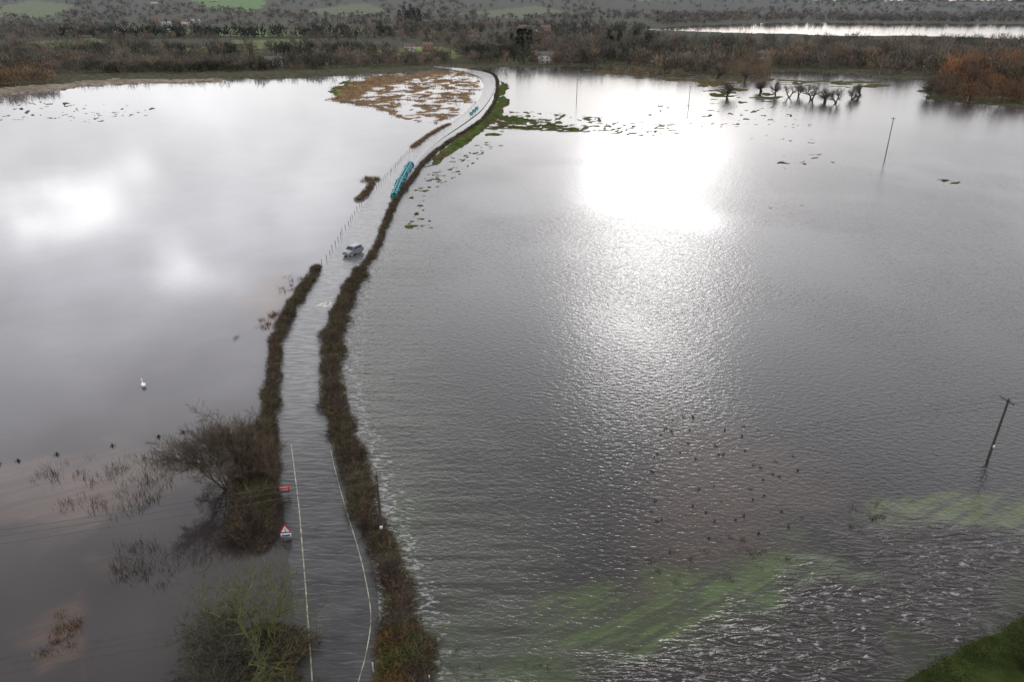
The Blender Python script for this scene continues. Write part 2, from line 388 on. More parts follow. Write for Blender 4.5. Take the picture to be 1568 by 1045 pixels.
# ------------------------------------------------------------------ hedges
def hedge(name,pts,width,height,dens,cols,bladelen=.4,gapth=.0,core=.38):
    line=resample(catmull(GP(pts),6),.25);n=len(line)
    s=np.arange(n)*.25
    prof=.2+1.6*fbm(s/1.7,s*0,41,4);wid=.35+1.3*fbm(s/1.9+9,s*0,43,4)
    end=np.minimum(sstep(0,1.5,s),sstep(s[-1]+.2,s[-1]-1.5,s));prof=prof*(.25+.75*end);wid=wid*(.3+.7*end)
    wob=(fbm(s/3.0+5,s*0,49,3)-.5)*width*1.0
    d=norm(np.gradient(line,axis=0));sd=np.stack([d[:,1],-d[:,0],0*s],1)
    line=line+sd*wob[:,None]
    K=9;V=[]
    for k in range(K):
        a=math.pi*k/(K-1)
        jit=1+.7*(fbm(s*1.5,np.full(n,k*1.7),45,3)-.5)
        off=math.cos(a)*width*.5*wid*jit;h=math.sin(a)*height*core*prof*jit
        p=line+sd*off[:,None];p[:,2]=h-.12;V.append(p)
    V=np.stack(V,1);ii=np.arange(n*K).reshape(n,K);f=np.stack([ii[:-1,:-1],ii[:-1,1:],ii[1:,1:],ii[1:,:-1]],-1).reshape(-1,4)
    emp=bpy.data.objects.new(name,None);S.collection.objects.link(emp)
    cc=np.array(cols[0])*.9
    mk('brush_core',V,f,M_ground,col=np.repeat(cc[None],n*K,0),parent=emp)
    m=int(n*.25*dens);i=rng.integers(0,n,m);a=rng.uniform(0,math.pi,m);r=np.sqrt(rng.uniform(.15,1.5,m))
    clump=fbm(s*1.3,s*0,57,3)
    keep=rng.random(m)<sstep(.2,.55,clump[i])*.9+.1
    i,a,r=i[keep],a[keep],r[keep];m=len(i)
    p=line[i]+sd[i]*(np.cos(a)*width*.58*wid[i]*r)[:,None]+d[i]*rng.uniform(-.2,.2,m)[:,None]
    p[:,2]=np.sin(a)*height*.7*prof[i]*r
    dr=sd[i]*(np.cos(a))[:,None]*.8+rng.normal(size=(m,3))*.7;dr[:,2]=np.abs(dr[:,2])+.25
    T=blades(p,dr,rng.uniform(.3,1.8,m)*bladelen,rng.uniform(.02,.05,m))
    cs=np.array(cols);ci=(fbm(p[:,0]/1.5,p[:,1]/1.5,47,2)*1.6-.3+rng.normal(0,.22,m))
    ci=np.clip((ci*len(cs)).astype(int),0,len(cs)-1)
    soup('twigs',T,cs[ci]*rng.uniform(.5,1.7,(m,1)),M_bark,parent=emp)
    return emp
HB=[(.062,.048,.038),(.088,.067,.05),(.12,.085,.058),(.08,.08,.042)]
hedge('hedge',[(660,1110),(640,1045),(622,985),(606,920),(590,860),(572,810),(556,765),(535,715),(520,660),(512,610),(510,560),(514,515),(524,475),(538,442),(556,412)],2.0,1.3,720,HB,bladelen=.6)
hedge('hedge',[(558,410),(566,398),(578,376),(588,350),(594,330),(604,312),(618,292),(634,270),(648,250),(668,232),(690,216),(715,200),(738,184),(752,166),(760,148),(762,130),(758,116),(740,107)],1.1,.8,280,HB,bladelen=.5)
hedge('hedge',[(412,660),(412,640),(414,610),(418,570),(424,530),(434,492),(449,465),(468,440),(490,408)],1.3,1.1,620,HB,bladelen=.5)
hedge('hedge',[(404,845),(404,800),(408,760),(408,720),(410,680),(410,645)],1.6,1.3,800,HB)
hedge('bramble_hedge',[(392,835),(386,800),(384,760),(388,720),(392,680),(396,655)],2.6,2.2,1000,HB,bladelen=.7)
hedge('bramble_hedge',[(440,1110),(425,1045),(412,1000),(400,960)],3.4,1.6,1100,HB+[(.11,.11,.04)],bladelen=.5)
hedge('bramble_hedge',[(615,1110),(605,1045),(610,1000),(600,965)],2.6,1.2,1100,[(.06,.04,.03),(.11,.065,.035),(.19,.095,.045),(.09,.095,.035)],bladelen=.5)
hedge('reed_clump',[(548,308),(560,296),(566,286),(572,280)],1.3,.9,400,[(.08,.06,.045),(.18,.12,.07)])
hedge('reed_clump',[(632,226),(650,212),(672,198),(690,190)],1.1,.6,300,[(.14,.10,.06),(.22,.15,.085)],bladelen=.6)

# ------------------------------------------------------------------ individual trees
def grow(h,spread,levels,nb,r0,seed,lean=(0,0,0),upw=.35,twigs=2.2,multi=1,tw_l=(.25,.75)):
    r=random.Random(seed);P0=[];P1=[];R0=[];R1=[];tw=[]
    def br(p,d,l,rad,lev):
        n=4;q=p.copy()
        for i in range(n):
            d=norm(d+np.array([r.gauss(0,.2),r.gauss(0,.2),r.gauss(0,.12)+upw*.12]))
            q2=q+d*l/n;ra=rad*(1-.55*i/n);rb=rad*(1-.55*(i+1)/n)
            P0.append(q.copy());P1.append(q2.copy());R0.append(ra);R1.append(rb)
            if lev<levels and (i>=1 or lev>0):
                k=nb if i<n-1 else nb+1
                for j in range(k):
                    if r.random()<.72:
                        ax=np.array([r.gauss(0,1),r.gauss(0,1),r.gauss(0,.6)]);ax=ax-d*ax.dot(d);ax=ax/(np.linalg.norm(ax)+1e-6)
                        nd=norm(d*.75+ax*spread+np.array([0,0,upw*.5]))
                        br(q2,nd,l*r.uniform(.5,.75),rb*.6,lev+1)
            if lev>=levels-1: tw.append((q2.copy(),d.copy(),lev))
            q=q2
    for m in range(multi):
        d0=norm(np.array([lean[0]+(r.gauss(0,.5) if multi>1 else 0),lean[1]+(r.gauss(0,.5) if multi>1 else 0),1.0]))
        br(np.array([r.gauss(0,.2)*(multi>1),r.gauss(0,.2)*(multi>1),-.3]),d0,h*(.45 if multi==1 else .55),r0,0)
    T=segs(np.array(P0),np.array(P1),np.array(R0),np.array(R1),4)
    tp=np.array([t[0] for t in tw]);td=np.array([t[1] for t in tw])
    k=max(1,int(twigs));tp=np.repeat(tp,k,0);td=np.repeat(td,k,0)
    T2=blades(tp+rng.normal(0,.05,tp.shape),td+rng.normal(0,.5,td.shape)+np.array([0,0,upw*.4]),rng.uniform(tw_l[0],tw_l[1],len(tp)),rng.uniform(.012,.028,len(tp)))
    return T,T2
def place_tree(name,loc,h,seed,cb,ct,width=None,**kw):
    T,T2=grow(h,kw.pop('spread',.8),kw.pop('levels',3),kw.pop('nb',2),kw.pop('r0',.14),seed,**kw)
    A=np.concatenate([T,T2]);zx=np.percentile(A[...,2],99.5);A=A*(h/zx)
    if width:
        A[...,0]-=np.median(A[...,0])*np.clip(A[...,2]/h,0,1)*.8
        wx=np.percentile(np.abs(A[...,0]),97);A[...,:2]*=width/2/wx
    Cc=np.concatenate([np.repeat(np.array([cb]),len(T),0)*rng.uniform(.7,1.3,(len(T),1)),np.repeat(np.array([ct]),len(T2),0)*rng.uniform(.6,1.4,(len(T2),1))])
    A=A+np.array(loc)
    o=soup(name,A,Cc,M_bark);return o
def gl(u,v): 
    p=G(u,v);return (p[0],p[1],0)
place_tree('bare_tree',gl(345,752),7.8,11,(.08,.068,.055),(.13,.11,.085),width=8.8,multi=9,levels=3,upw=.25,r0=.09,twigs=6)
place_tree('bare_tree',gl(385,748),7.4,12,(.08,.063,.048),(.13,.10,.068),width=6,multi=7,levels=3,upw=.4,r0=.08,twigs=6)
place_tree('mossy_willow_tree',gl(400,1012),7.4,21,(.12,.128,.052),(.075,.072,.05),width=10.5,multi=6,levels=3,spread=1.15,upw=.06,r0=.17,twigs=1,tw_l=(.15,.45))
place_tree('mossy_willow_tree',gl(345,1050),4.4,22,(.065,.065,.045),(.07,.065,.05),width=7,multi=5,levels=3,spread=1.1,upw=.1,r0=.08,twigs=2)
for i,(u,v,h) in enumerate([(1112,148,8),(1165,140,7),(1187,146,7),(1208,149,7),(1222,147,6.5),(1242,153,7.5),(1262,155,7),(1280,158,7),(1303,152,7),(1318,146,6),(1098,120,10),(1140,125,9)]):
    place_tree('willow_tree',gl(u,v),h*random.uniform(.95,1.2),100+i,(.07,.06,.048),(.16,.135,.11),width=h*1.1,multi=2,levels=2,nb=3,spread=.9,upw=.25,r0=.40,twigs=5,tw_l=(.8,2.0))

# ------------------------------------------------------------------ woodland
def tmpl(n,seed,tl,tw_,kind='bare',limbs=True):
    r=np.random.default_rng(seed)
    if kind=='fir':
        z=r.uniform(.08,1,n);a=r.uniform(0,6.28,n);rad=(1-z)*.26*np.sqrt(r.uniform(.2,1,n))+.01
        c=np.stack([np.cos(a)*rad,np.sin(a)*rad,z],1);d=np.stack([np.cos(a),np.sin(a),r.uniform(-.6,.3,n)],1)
        T=blades(c,d,tl*.9,tw_*2.0)
        return np.concatenate([T,segs(np.array([[0,0,0.]]),np.array([[0,0,.9]]),np.array([.02]),np.array([.005]),3)])
    k=9;cc=np.stack([r.uniform(-.3,.3,k),r.uniform(-.3,.3,k),r.uniform(.4,.82,k)],1)
    i=r.integers(0,k,n);c=cc[i]+r.normal(0,.11,(n,3))*np.array([1,1,1.1]);c[:,2]=np.clip(c[:,2],.12,1)
    lo=r.random(n)<.18;c[lo,2]*=.4
    d=norm(c-np.array([0,0,.15]))+r.normal(0,.45,(n,3))+np.array([0,0,.35])
    T=blades(c,d,tl*r.uniform(.6,1.4,n),tw_)
    Tr=segs(np.array([[0,0,-.03]]),np.array([[0,0,.32]]),np.array([.03]),np.array([.018]),3)
    if not limbs: return np.concatenate([T,Tr])
    B=segs(np.repeat(np.array([[0,0,.28]]),k,0),cc,np.full(k,.014),np.full(k,.004),3)
    return np.concatenate([T,B,Tr])
NEARs=[tmpl(320,i,.14,.014) for i in range(6)]
MIDs=[tmpl(120,20+i,.19,.036) for i in range(6)]
FARs=[tmpl(40,40+i,.32,.12,limbs=False) for i in range(6)]
FIRs=[tmpl(200,60+i,.14,.035,'fir') for i in range(3)]
WT=[];WC=[]
def scatter(pos,hs,cols,lib,wide=1.0):
    n=len(pos);k=rng.integers(0,len(lib),n);an=rng.uniform(0,6.28,n)
    z=np.maximum(hgt(pos[:,0],pos[:,1]),-.05)
    for q in range(len(lib)):
        s=np.where(k==q)[0]
        if len(s)==0: continue
        t=lib[q];c,sn=np.cos(an[s]),np.sin(an[s]);h=hs[s]
        w_=wide*rng.uniform(.8,1.25,len(s))
        x=(t[None,...,0]*c[:,None,None]-t[None,...,1]*sn[:,None,None])*(h*w_)[:,None,None]+pos[s,0][:,None,None]
        y=(t[None,...,0]*sn[:,None,None]+t[None,...,1]*c[:,None,None])*(h*w_)[:,None,None]+pos[s,1][:,None,None]
        zz=t[None,...,2]*h[:,None,None]+z[s][:,None,None]
        WT.append(np.stack([x,y,zz],-1).reshape(-1,3,3))
        cc=cols[s];cc=np.repeat(cc[:,None,:],len(t),1)*rng.uniform(.6,1.4,(len(s),len(t),1))
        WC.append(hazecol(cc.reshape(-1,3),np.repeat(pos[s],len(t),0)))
PAL=np.array([(.14,.115,.092),(.165,.135,.105),(.10,.092,.075),(.18,.125,.085),(.11,.11,.08),(.07,.066,.052)])
def wood(pts,n,h0,h1,pal=PAL,lib=None,gap=.0,ns=60,wide=1.0,wet=False):
    us=[p[0] for p in pts];vv=[p[1] for p in pts]
    u=rng.uniform(min(us),max(us),n*4);v=rng.uniform(min(vv),max(vv),n*4)
    k=sdf(u,v,np.array(pts,float))>0;u=u[k][:n];v=v[k][:n]
    P=np.array([G(a,b) for a,b in zip(u,v)])
    if len(P)==0: return
    if gap>0:
        k=fbm(P[:,0]/ns,P[:,1]/(ns*2),91,3)>gap;P=P[k]
    P_h,Pc=terrain(P[:,0],P[:,1])
    k=(Pc[:,1]<Pc[:,0]*1.08)|(rng.random(len(P))<.02)
    if not wet: k&=(P_h>-.1)
    P=P[k]
    if len(P)==0: return
    hs=rng.uniform(h0,h1,len(P));pal=np.array(pal)
    ci=np.clip(((fbm(P[:,0]/50,P[:,1]/90,93,3)-.5)*2.2+.5+rng.normal(0,.25,len(P)))*len(pal),0,len(pal)-1).astype(int)
    scatter(P,hs,pal[ci]*rng.uniform(.5,1.45,(len(P),1)),lib or MIDs,wide)
wood([(-200,126),(0,118),(200,112),(480,108),(690,99),(690,92),(400,99),(0,106),(-200,112)],650,4,10)
wood([(-300,150),(-40,140),(40,134),(90,126),(60,112),(-300,120)],200,7,11,pal=[(.13,.11,.085),(.19,.13,.08)])
wood([(-300,112),(700,96),(700,44),(-300,44)],1900,4,12,gap=.45,ns=70)
wood([(-400,60),(1000,60),(1000,30),(-400,30)],2200,6,13,lib=FARs,gap=.42,ns=110)
wood([(-500,34),(2100,34),(2100,12),(-500,12)],3900,7,13,lib=FARs,gap=.38,ns=160,wide=1.5)
wood([(-600,16),(2200,16),(2200,7),(-600,7)],3600,9,15,lib=FARs,gap=.34,ns=220,wide=2.4)
wood([(700,100),(1010,104),(1010,60),(700,60)],520,6,14,gap=.35,ns=40)
wood([(860,97),(1040,102),(1040,78),(870,78)],180,8,15)
wood([(1000,106),(1100,117),(1200,106),(1420,118),(1700,150),(1800,90),(1560,70),(1200,66),(1010,66)],1500,6,14,gap=.33,ns=30,wet=False)
wood([(1010,112),(1180,106),(1420,100),(1420,92),(1010,96)],130,8,13,wet=True,pal=[(.15,.13,.10),(.20,.14,.095)])
wood([(1000,40),(1000,28),(2000,26),(2000,36),(1400,35),(1200,33)],1000,8,14,lib=FARs,wide=1.4)
wood([(1405,150),(1425,126),(1500,118),(1700,120),(1800,182),(1568,162),(1480,157)],260,4.5,11,pal=[(.10,.08,.062),(.15,.09,.055),(.12,.085,.06),(.21,.105,.05)],lib=NEARs,wide=1.2)
wood([(1420,126),(1480,110),(1620,104),(1700,128)],110,11,16,pal=[(.25,.13,.065),(.22,.12,.065),(.16,.12,.085)],lib=NEARs,wide=.95)
wood([(1200,100),(1300,100),(1300,82),(1200,82)],22,9,13,pal=[(.24,.14,.08)],lib=NEARs,wide=1.1)
wood([(1090,116),(1100,108),(1180,108),(1190,118),(1140,122)],30,7,10,pal=[(.18,.13,.09),(.14,.115,.085)],lib=NEARs,wet=True)
wood([(910,112),(920,106),(1000,108),(1080,116),(1000,118)],50,3,5,wet=True,wide=1.3,lib=MIDs,pal=[(.18,.14,.09),(.14,.12,.085)])
DK=[(.03,.038,.026),(.038,.045,.03)]
wood([(712,96),(790,96),(790,84),(715,84)],34,9,13,pal=DK,lib=NEARs,wide=1.2)
wood([(610,40),(650,40),(650,30),(610,30)],12,22,30,pal=DK,lib=FIRs)
wood([(930,84),(1000,84),(1000,72),(930,72)],12,12,18,pal=DK,lib=FIRs)
wood([(780,84),(812,84),(812,76),(780,76)],5,17,22,pal=DK,lib=FIRs)
wood([(620,58),(980,60),(980,45),(620,45)],60,12,18,pal=DK,lib=MIDs)
wood([(100,92),(600,86),(600,82),(100,86)],70,8,13,pal=DK,lib=MIDs)
wood([(100,60),(600,58),(600,55),(100,57)],90,10,15,pal=DK,lib=FARs,wide=1.3)
wood([(1180,92),(1215,92),(1215,84),(1180,84)],4,12,16,pal=DK,lib=FIRs)
wood([(160,116),(420,109),(420,104),(160,110)],80,4,7,pal=[(.045,.045,.03)],lib=MIDs,wide=1.5)
WT=np.concatenate(WT);WC=np.concatenate(WC)
M_far=vcol('distant_twigs',amt=0,spec=0)
soup('woodland',WT,WC,M_far)

# ------------------------------------------------------------------ reeds and tufts
TT=[];TCc=[]
def tuft(p,n,r,h,cols):
    c=np.repeat(np.array([p]),n,0)+np.c_[rng.normal(0,r,(n,2)),np.zeros(n)]
    d=rng.normal(0,.35,(n,3));d[:,2]=1
    TT.append(blades(c,d,rng.uniform(.5,1.2,n)*h,rng.uniform(.03,.06,n)));cs=np.array(cols)
    TCc.append(cs[rng.integers(0,len(cs),n)]*rng.uniform(.6,1.4,(n,1)))
def tufts(name,pts,n,bln,r,h,cols,land=False,wscale=1,th=.42):
    global TT,TCc
    TT=[];TCc=[]
    P=GP(pts);x=rng.uniform(P[:,0].min(),P[:,0].max(),n*5);y=rng.uniform(P[:,1].min(),P[:,1].max(),n*5)
    k=sdf(x,y,P)>0
    k&=fbm(x/6,y/6,55,2)>th
    x,y=x[k],y[k]
    if land:
        hh=hgt(x,y);q=hh>.0;x,y,hh=x[q],y[q],hh[q]
    else: hh=np.zeros(len(x))-.05
    for a,b,c in list(zip(x,y,hh))[:n]: tuft((a,b,c),bln,r*random.uniform(.6,1.4),h*random.uniform(.6,1.3),cols)
    if TT:
        T=np.concatenate(TT)
        if wscale!=1: 
            m=(T[:,0]+T[:,1])/2;T[:,0]=m+(T[:,0]-m)*wscale;T[:,1]=m+(T[:,1]-m)*wscale
        soup(name,T,np.concatenate(TCc),M_veg)
BRN=[(.05,.038,.028),(.07,.052,.034),(.035,.028,.022)]
tufts('grass_tufts',[(985,690),(1030,635),(1110,630),(1230,700),(1260,770),(1200,830),(1100,850),(1000,850)],52,20,.08,.38,BRN,th=.2)
tufts('grass_tufts',[(960,860),(1100,820),(1220,830),(1200,880),(1080,900),(980,890)],26,28,.22,.3,[(.12,.07,.045),(.08,.055,.035)],th=.3)
tufts('grass_tufts',[(1290,770),(1360,770),(1360,815),(1290,820)],7,30,.25,.4,[(.10,.06,.04),(.07,.05,.035)],th=.2)
tufts('reeds',[(10,770),(40,730),(120,700),(180,700),(250,690),(265,740),(220,790),(100,800)],110,10,.35,.9,[(.08,.066,.054),(.12,.095,.07)],th=.36)
tufts('reeds',[(165,890),(190,840),(215,830),(280,850),(260,900)],36,12,.35,1.0,[(.08,.065,.052),(.10,.08,.06)],th=.3)
tufts('reeds',[(60,1005),(85,945),(140,925),(135,985)],10,60,.3,.6,[(.19,.13,.075),(.12,.085,.055)],th=.3)
tufts('reeds',[(270,940),(300,930),(310,960),(280,965)],4,60,.3,.8,[(.12,.08,.045)])
tufts('reeds',[(395,515),(400,480),(425,478),(425,505)],8,60,.35,.9,[(.20,.13,.07),(.13,.09,.055)],th=.2)
tufts('reeds',[(425,450),(440,420),(470,425),(460,445)],8,35,.35,.6,[(.19,.13,.08),(.12,.085,.055)],th=.2)
tufts('reeds',[(355,525),(365,510),(372,515),(365,530)],3,14,.2,.6,[(.12,.085,.055)],th=.0)
tufts('reeds',[(545,285),(555,272),(580,272),(578,285)],14,70,.5,1.0,[(.20,.14,.08),(.15,.11,.07)],wscale=1.6,th=.2)
tufts('reed_bed',[(498,152),(512,130),(560,118),(650,108),(735,106),(738,140),(728,160),(700,178),(668,194),(600,178),(545,163)],2100,14,1.0,.7,[(.27,.175,.10),(.23,.16,.095),(.18,.13,.085)],land=True,wscale=3,th=.34)
tufts('meadow_grass',[(1250,1120),(1350,1030),(1450,975),(1600,880),(1720,830),(1900,1120)],2600,22,.35,.13,[(.034,.050,.014),(.046,.056,.02),(.055,.050,.027)],land=True,th=.3)
tufts('verge_grass',[(742,180),(768,172),(830,182),(900,197),(925,207),(850,203),(770,198),(735,205)],500,12,.6,.3,[(.07,.09,.03),(.09,.08,.04)],land=True,wscale=2)
tufts('floating_debris',[(860,1045),(640,1045),(640,980),(1000,990)],50,26,.12,.15,[(.06,.08,.03),(.07,.06,.035)])

# ------------------------------------------------------------------ small builders
def box(name,c,s,mat,parent,rot=(0,0,0)):
    x,y,z=[q/2 for q in s]
    V=[(-x,-y,-z),(x,-y,-z),(x,y,-z),(-x,y,-z),(-x,-y,z),(x,-y,z),(x,y,z),(-x,y,z)]
    f=[(0,3,2,1),(4,5,6,7),(0,1,5,4),(1,2,6,5),(2,3,7,6),(3,0,4,7)]
    o=mk(name,V,f,mat,parent=parent);o.location=c;o.rotation_euler=rot;return o
def tube(name,p0,p1,r0,r1,mat,parent,k=10):
    T=segs(np.array([p0],float),np.array([p1],float),np.array([r0]),np.array([r1]),k)
    o=mk(name,T.reshape(-1,3),np.arange(len(T)*3).reshape(-1,3),mat,parent=parent);return o
def empty(name,loc=(0,0,0),rz=0):
    e=bpy.data.objects.new(name,None);S.collection.objects.link(e);e.location=loc;e.rotation_euler=(0,0,rz);return e
def pole(loc,h,rz,lean=0,arm=1.9,plate=False,mat=M_wood):
    e=empty('utility_pole',loc,rz);e.rotation_euler=(0,lean,rz)
    tube('post',(0,0,-1),(0,0,h),.15,.10,mat,e)
    box('crossarm',(0,.13,h-.35),(.12,.1,.12),mat,e);box('crossarm_beam',(0,.16,h-.25),(.1,arm,.1),mat,e)
    for i,yy in enumerate((-arm/2+.08,0.16,arm/2-.0)):
        tube('insulator_%d'%i,(0,yy,h-.2),(0,yy,h+.06),.05,.035,M_steel,e,8)
    tube('brace_1',(0,.1,h-.9),(0,.75,h-.3),.02,.02,M_steel,e,5);tube('brace_2',(0,.1,h-.9),(0,-.6,h-.3),.02,.02,M_steel,e,5)
    if plate: box('warning_plate',(0,-.17,1.9),(.26,.02,.35),M_white,e)
    return e
pA=G(586,832);pB=G(1512,706);dv=pB-pA;ang=math.atan2(dv[1],dv[0])
pole(pA,7.4,ang,0,plate=True);pole(pB,7.6,ang,0.02,plate=True)
pC=pA-dv*np.array([.93,1.12,1]);pD=pB+dv
pole(pC,7.4,ang);pole(pD,7.4,ang)
WV=[]
def wire(a,b,sag):
    t=np.linspace(0,1,25)[:,None];p=a*(1-t)+b*t;p[:,2]-=(sag*4*t*(1-t))[:,0]
    WV.append(segs(p[:-1],p[1:],np.full(24,.018),np.full(24,.018),4))
perp=np.array([-math.sin(ang),math.cos(ang),0])
for off in (-.87,.16,.95):
    for a,b,ha,hb,sg in ((pA,pB,7.45,7.65,.9),(pC,pA,7.45,7.45,.8),(pB,pD,7.65,7.45,.9)):
        wire(a+perp*off+np.array([0,0,ha]),b+perp*off+np.array([0,0,hb]),sg)
W=np.concatenate(WV);mk('power_lines',W.reshape(-1,3),np.arange(len(W)*3).reshape(-1,3),M_wire)
for (u,v,h) in [(1355,243,12.5),(1054,165,9.5),(883,150,9.5)]:
    pole(G(u,v),h,.3,0,arm=1.6)
def fence(name,pts,step,h,rail=False,jit=.1,r=.06):
    e=empty(name);l=resample(catmull(GP(pts),6),step);A=[];B=[];R=[]
    for p in l:
        q=p+np.array([random.gauss(0,jit),random.gauss(0,jit),0]);A.append(q+np.array([0,0,-.5]));B.append(q+np.array([random.gauss(0,.06),random.gauss(0,.06),h*random.uniform(.8,1.15)]));R.append(r)
    A=np.array(A);B=np.array(B);T=segs(A,B,np.array(R),np.array(R)*.9,5)
    mk('posts',T.reshape(-1,3),np.arange(len(T)*3).reshape(-1,3),M_wood,parent=e)
    if rail:
        for f in (.6,.95):
            a=A.copy();a[:,2]=h*f;T=segs(a[:-1],a[1:],np.full(len(a)-1,.03),np.full(len(a)-1,.03),4)
            mk('rail',T.reshape(-1,3),np.arange(len(T)*3).reshape(-1,3),M_wood,parent=e)
fence('post_fence',[(494,404),(512,376),(528,350),(546,322),(560,303),(585,276),(602,258),(622,236),(655,212),(690,190),(715,172),(730,155)],3.0,.8,r=.06)
for (u,v) in [(-2,712),(28,707),(87,697),(172,684),(243,670),(281,663)]:
    e=empty('mooring_stump',G(u,v));tube('post',(0,0,-.4),(.03,0,.32),.08,.07,M_wood,e,7);tube('post_top',(.03,0,.321),(.03,0,.35),.07,.02,M_wood,e,7)
    TT=[];TCc=[];tuft((0,0,0),30,.10,.38,BRN);soup('weed',np.concatenate(TT),np.concatenate(TCc),M_veg,parent=e)
fence('rail_fence',[(531,741),(546,738),(563,737)],1.1,1.1,rail=True,jit=.02,r=.05)
fence('post_fence',[(655,1045),(640,1000),(600,985)],2.2,.8)
for (u,v) in [(572,1030),(658,1050)]:
    e=empty('marker_post',G(u,v));tube('post',(0,0,-.3),(0,0,.95),.06,.055,M_white,e,8);tube('cap',(0,0,.951),(0,0,1.02),.055,.02,M_white,e,8)
def sign_rect(u,v):
    e=empty('road_closed_sign',G(u,v),.12)
    for i,x in enumerate((-.4,.4)): tube('leg_%d'%i,(x,.05,0),(x,.05,1.15),.025,.025,M_steel,e,6)
    box('panel',(0,0,.85),(1.15,.03,.75),M_red,e)
    for i,(z,ww) in enumerate(((1.0,.8),(.72,.9))):
        for j in range(5):
            box('letter_%d_%d'%(i,j),(-ww/2+ww*(j+.5)/5,-.019,z),(ww/5*.62,.006,.16),M_white,e)
sign_rect(436,760)
def tri(name,s,y,mat,parent,zc):
    V=[(-s,y,zc-s*.58),(s,y,zc-s*.58),(0,y,zc+s*1.15),(-s,y+.02,zc-s*.58),(s,y+.02,zc-s*.58),(0,y+.02,zc+s*1.15)]
    f=[(0,1,2),(5,4,3),(0,3,4),(0,4,1),(1,4,5),(1,5,2),(2,5,3),(2,3,0)]
    me=bpy.data.meshes.new(name);me.from_pydata(V,[],f);me.materials.append(mat);o=bpy.data.objects.new(name,me);S.collection.objects.link(o);o.parent=parent;return o
e=empty('flood_warning_sign',G(439,826),.1)
for i,x in enumerate((-.3,.3)): tube('leg_%d'%i,(x,.06,0),(x,.06,1.1),.025,.025,M_steel,e,6)
tri('red_border',.55,0,M_red,e,1.05);tri('white_face',.38,-.012,M_white,e,1.03)
box('exclamation',(0,-.02,1.08),(.07,.006,.3),M_black,e);box('dot',(0,-.02,.86),(.07,.006,.07),M_black,e)
box('plate',(0,0,.42),(.95,.03,.42),M_white,e);box('plate_text',(0,-.019,.42),(.7,.006,.2),M_blue,e)
def barrier(p,rz,L=1.9):
    prof=[(-.45,0),(-.45,.25),(-.25,.55),(-.2,1.0),(.2,1.0),(.25,.55),(.45,.25),(.45,0)]
    n=len(prof);V=[(-L/2,y,z) for y,z in prof]+[(-L/2+.08,y*.96,z+.02) for y,z in prof]+[(L/2-.08,y*.96,z+.02) for y,z in prof]+[(L/2,y,z) for y,z in prof]
    me=bpy.data.meshes.new('flood_barrier');fs=[]
    for r in range(3):
        for i in range(n): fs.append((r*n+i,r*n+(i+1)%n,(r+1)*n+(i+1)%n,(r+1)*n+i))
    fs.append(tuple(range(n)));fs.append(tuple(range(3*n,4*n)))
    me.from_pydata(V,[],fs);me.materials.append(M_teal)
    o=bpy.data.objects.new('flood_barrier',me);S.collection.objects.link(o);o.location=(p[0],p[1],.03);o.rotation_euler=(0,0,rz)
    b=o.modifiers.new('b','BEVEL');b.width=.04;b.segments=2
    for i,x in enumerate((-L/4,L/4)):
        h=box('slot_%d'%i,(x,0,1.015),(.3,.12,.02),M_black,o)
for off in (-3,4):
    l=resample(catmull(GP([(604-off*.7,302),(609-off*.65,290),(615-off*.6,276),(623-off*.6,262),(630-off*.6,250)]),6),2.15)
    for i in range(len(l)-1):
        d=l[i+1]-l[i];barrier((l[i]+l[i+1])/2,math.atan2(d[1],d[0])+random.gauss(0,.25))
for (u,v) in [(722,175),(726,171),(730,167)]: barrier(G(u,v),1.0)
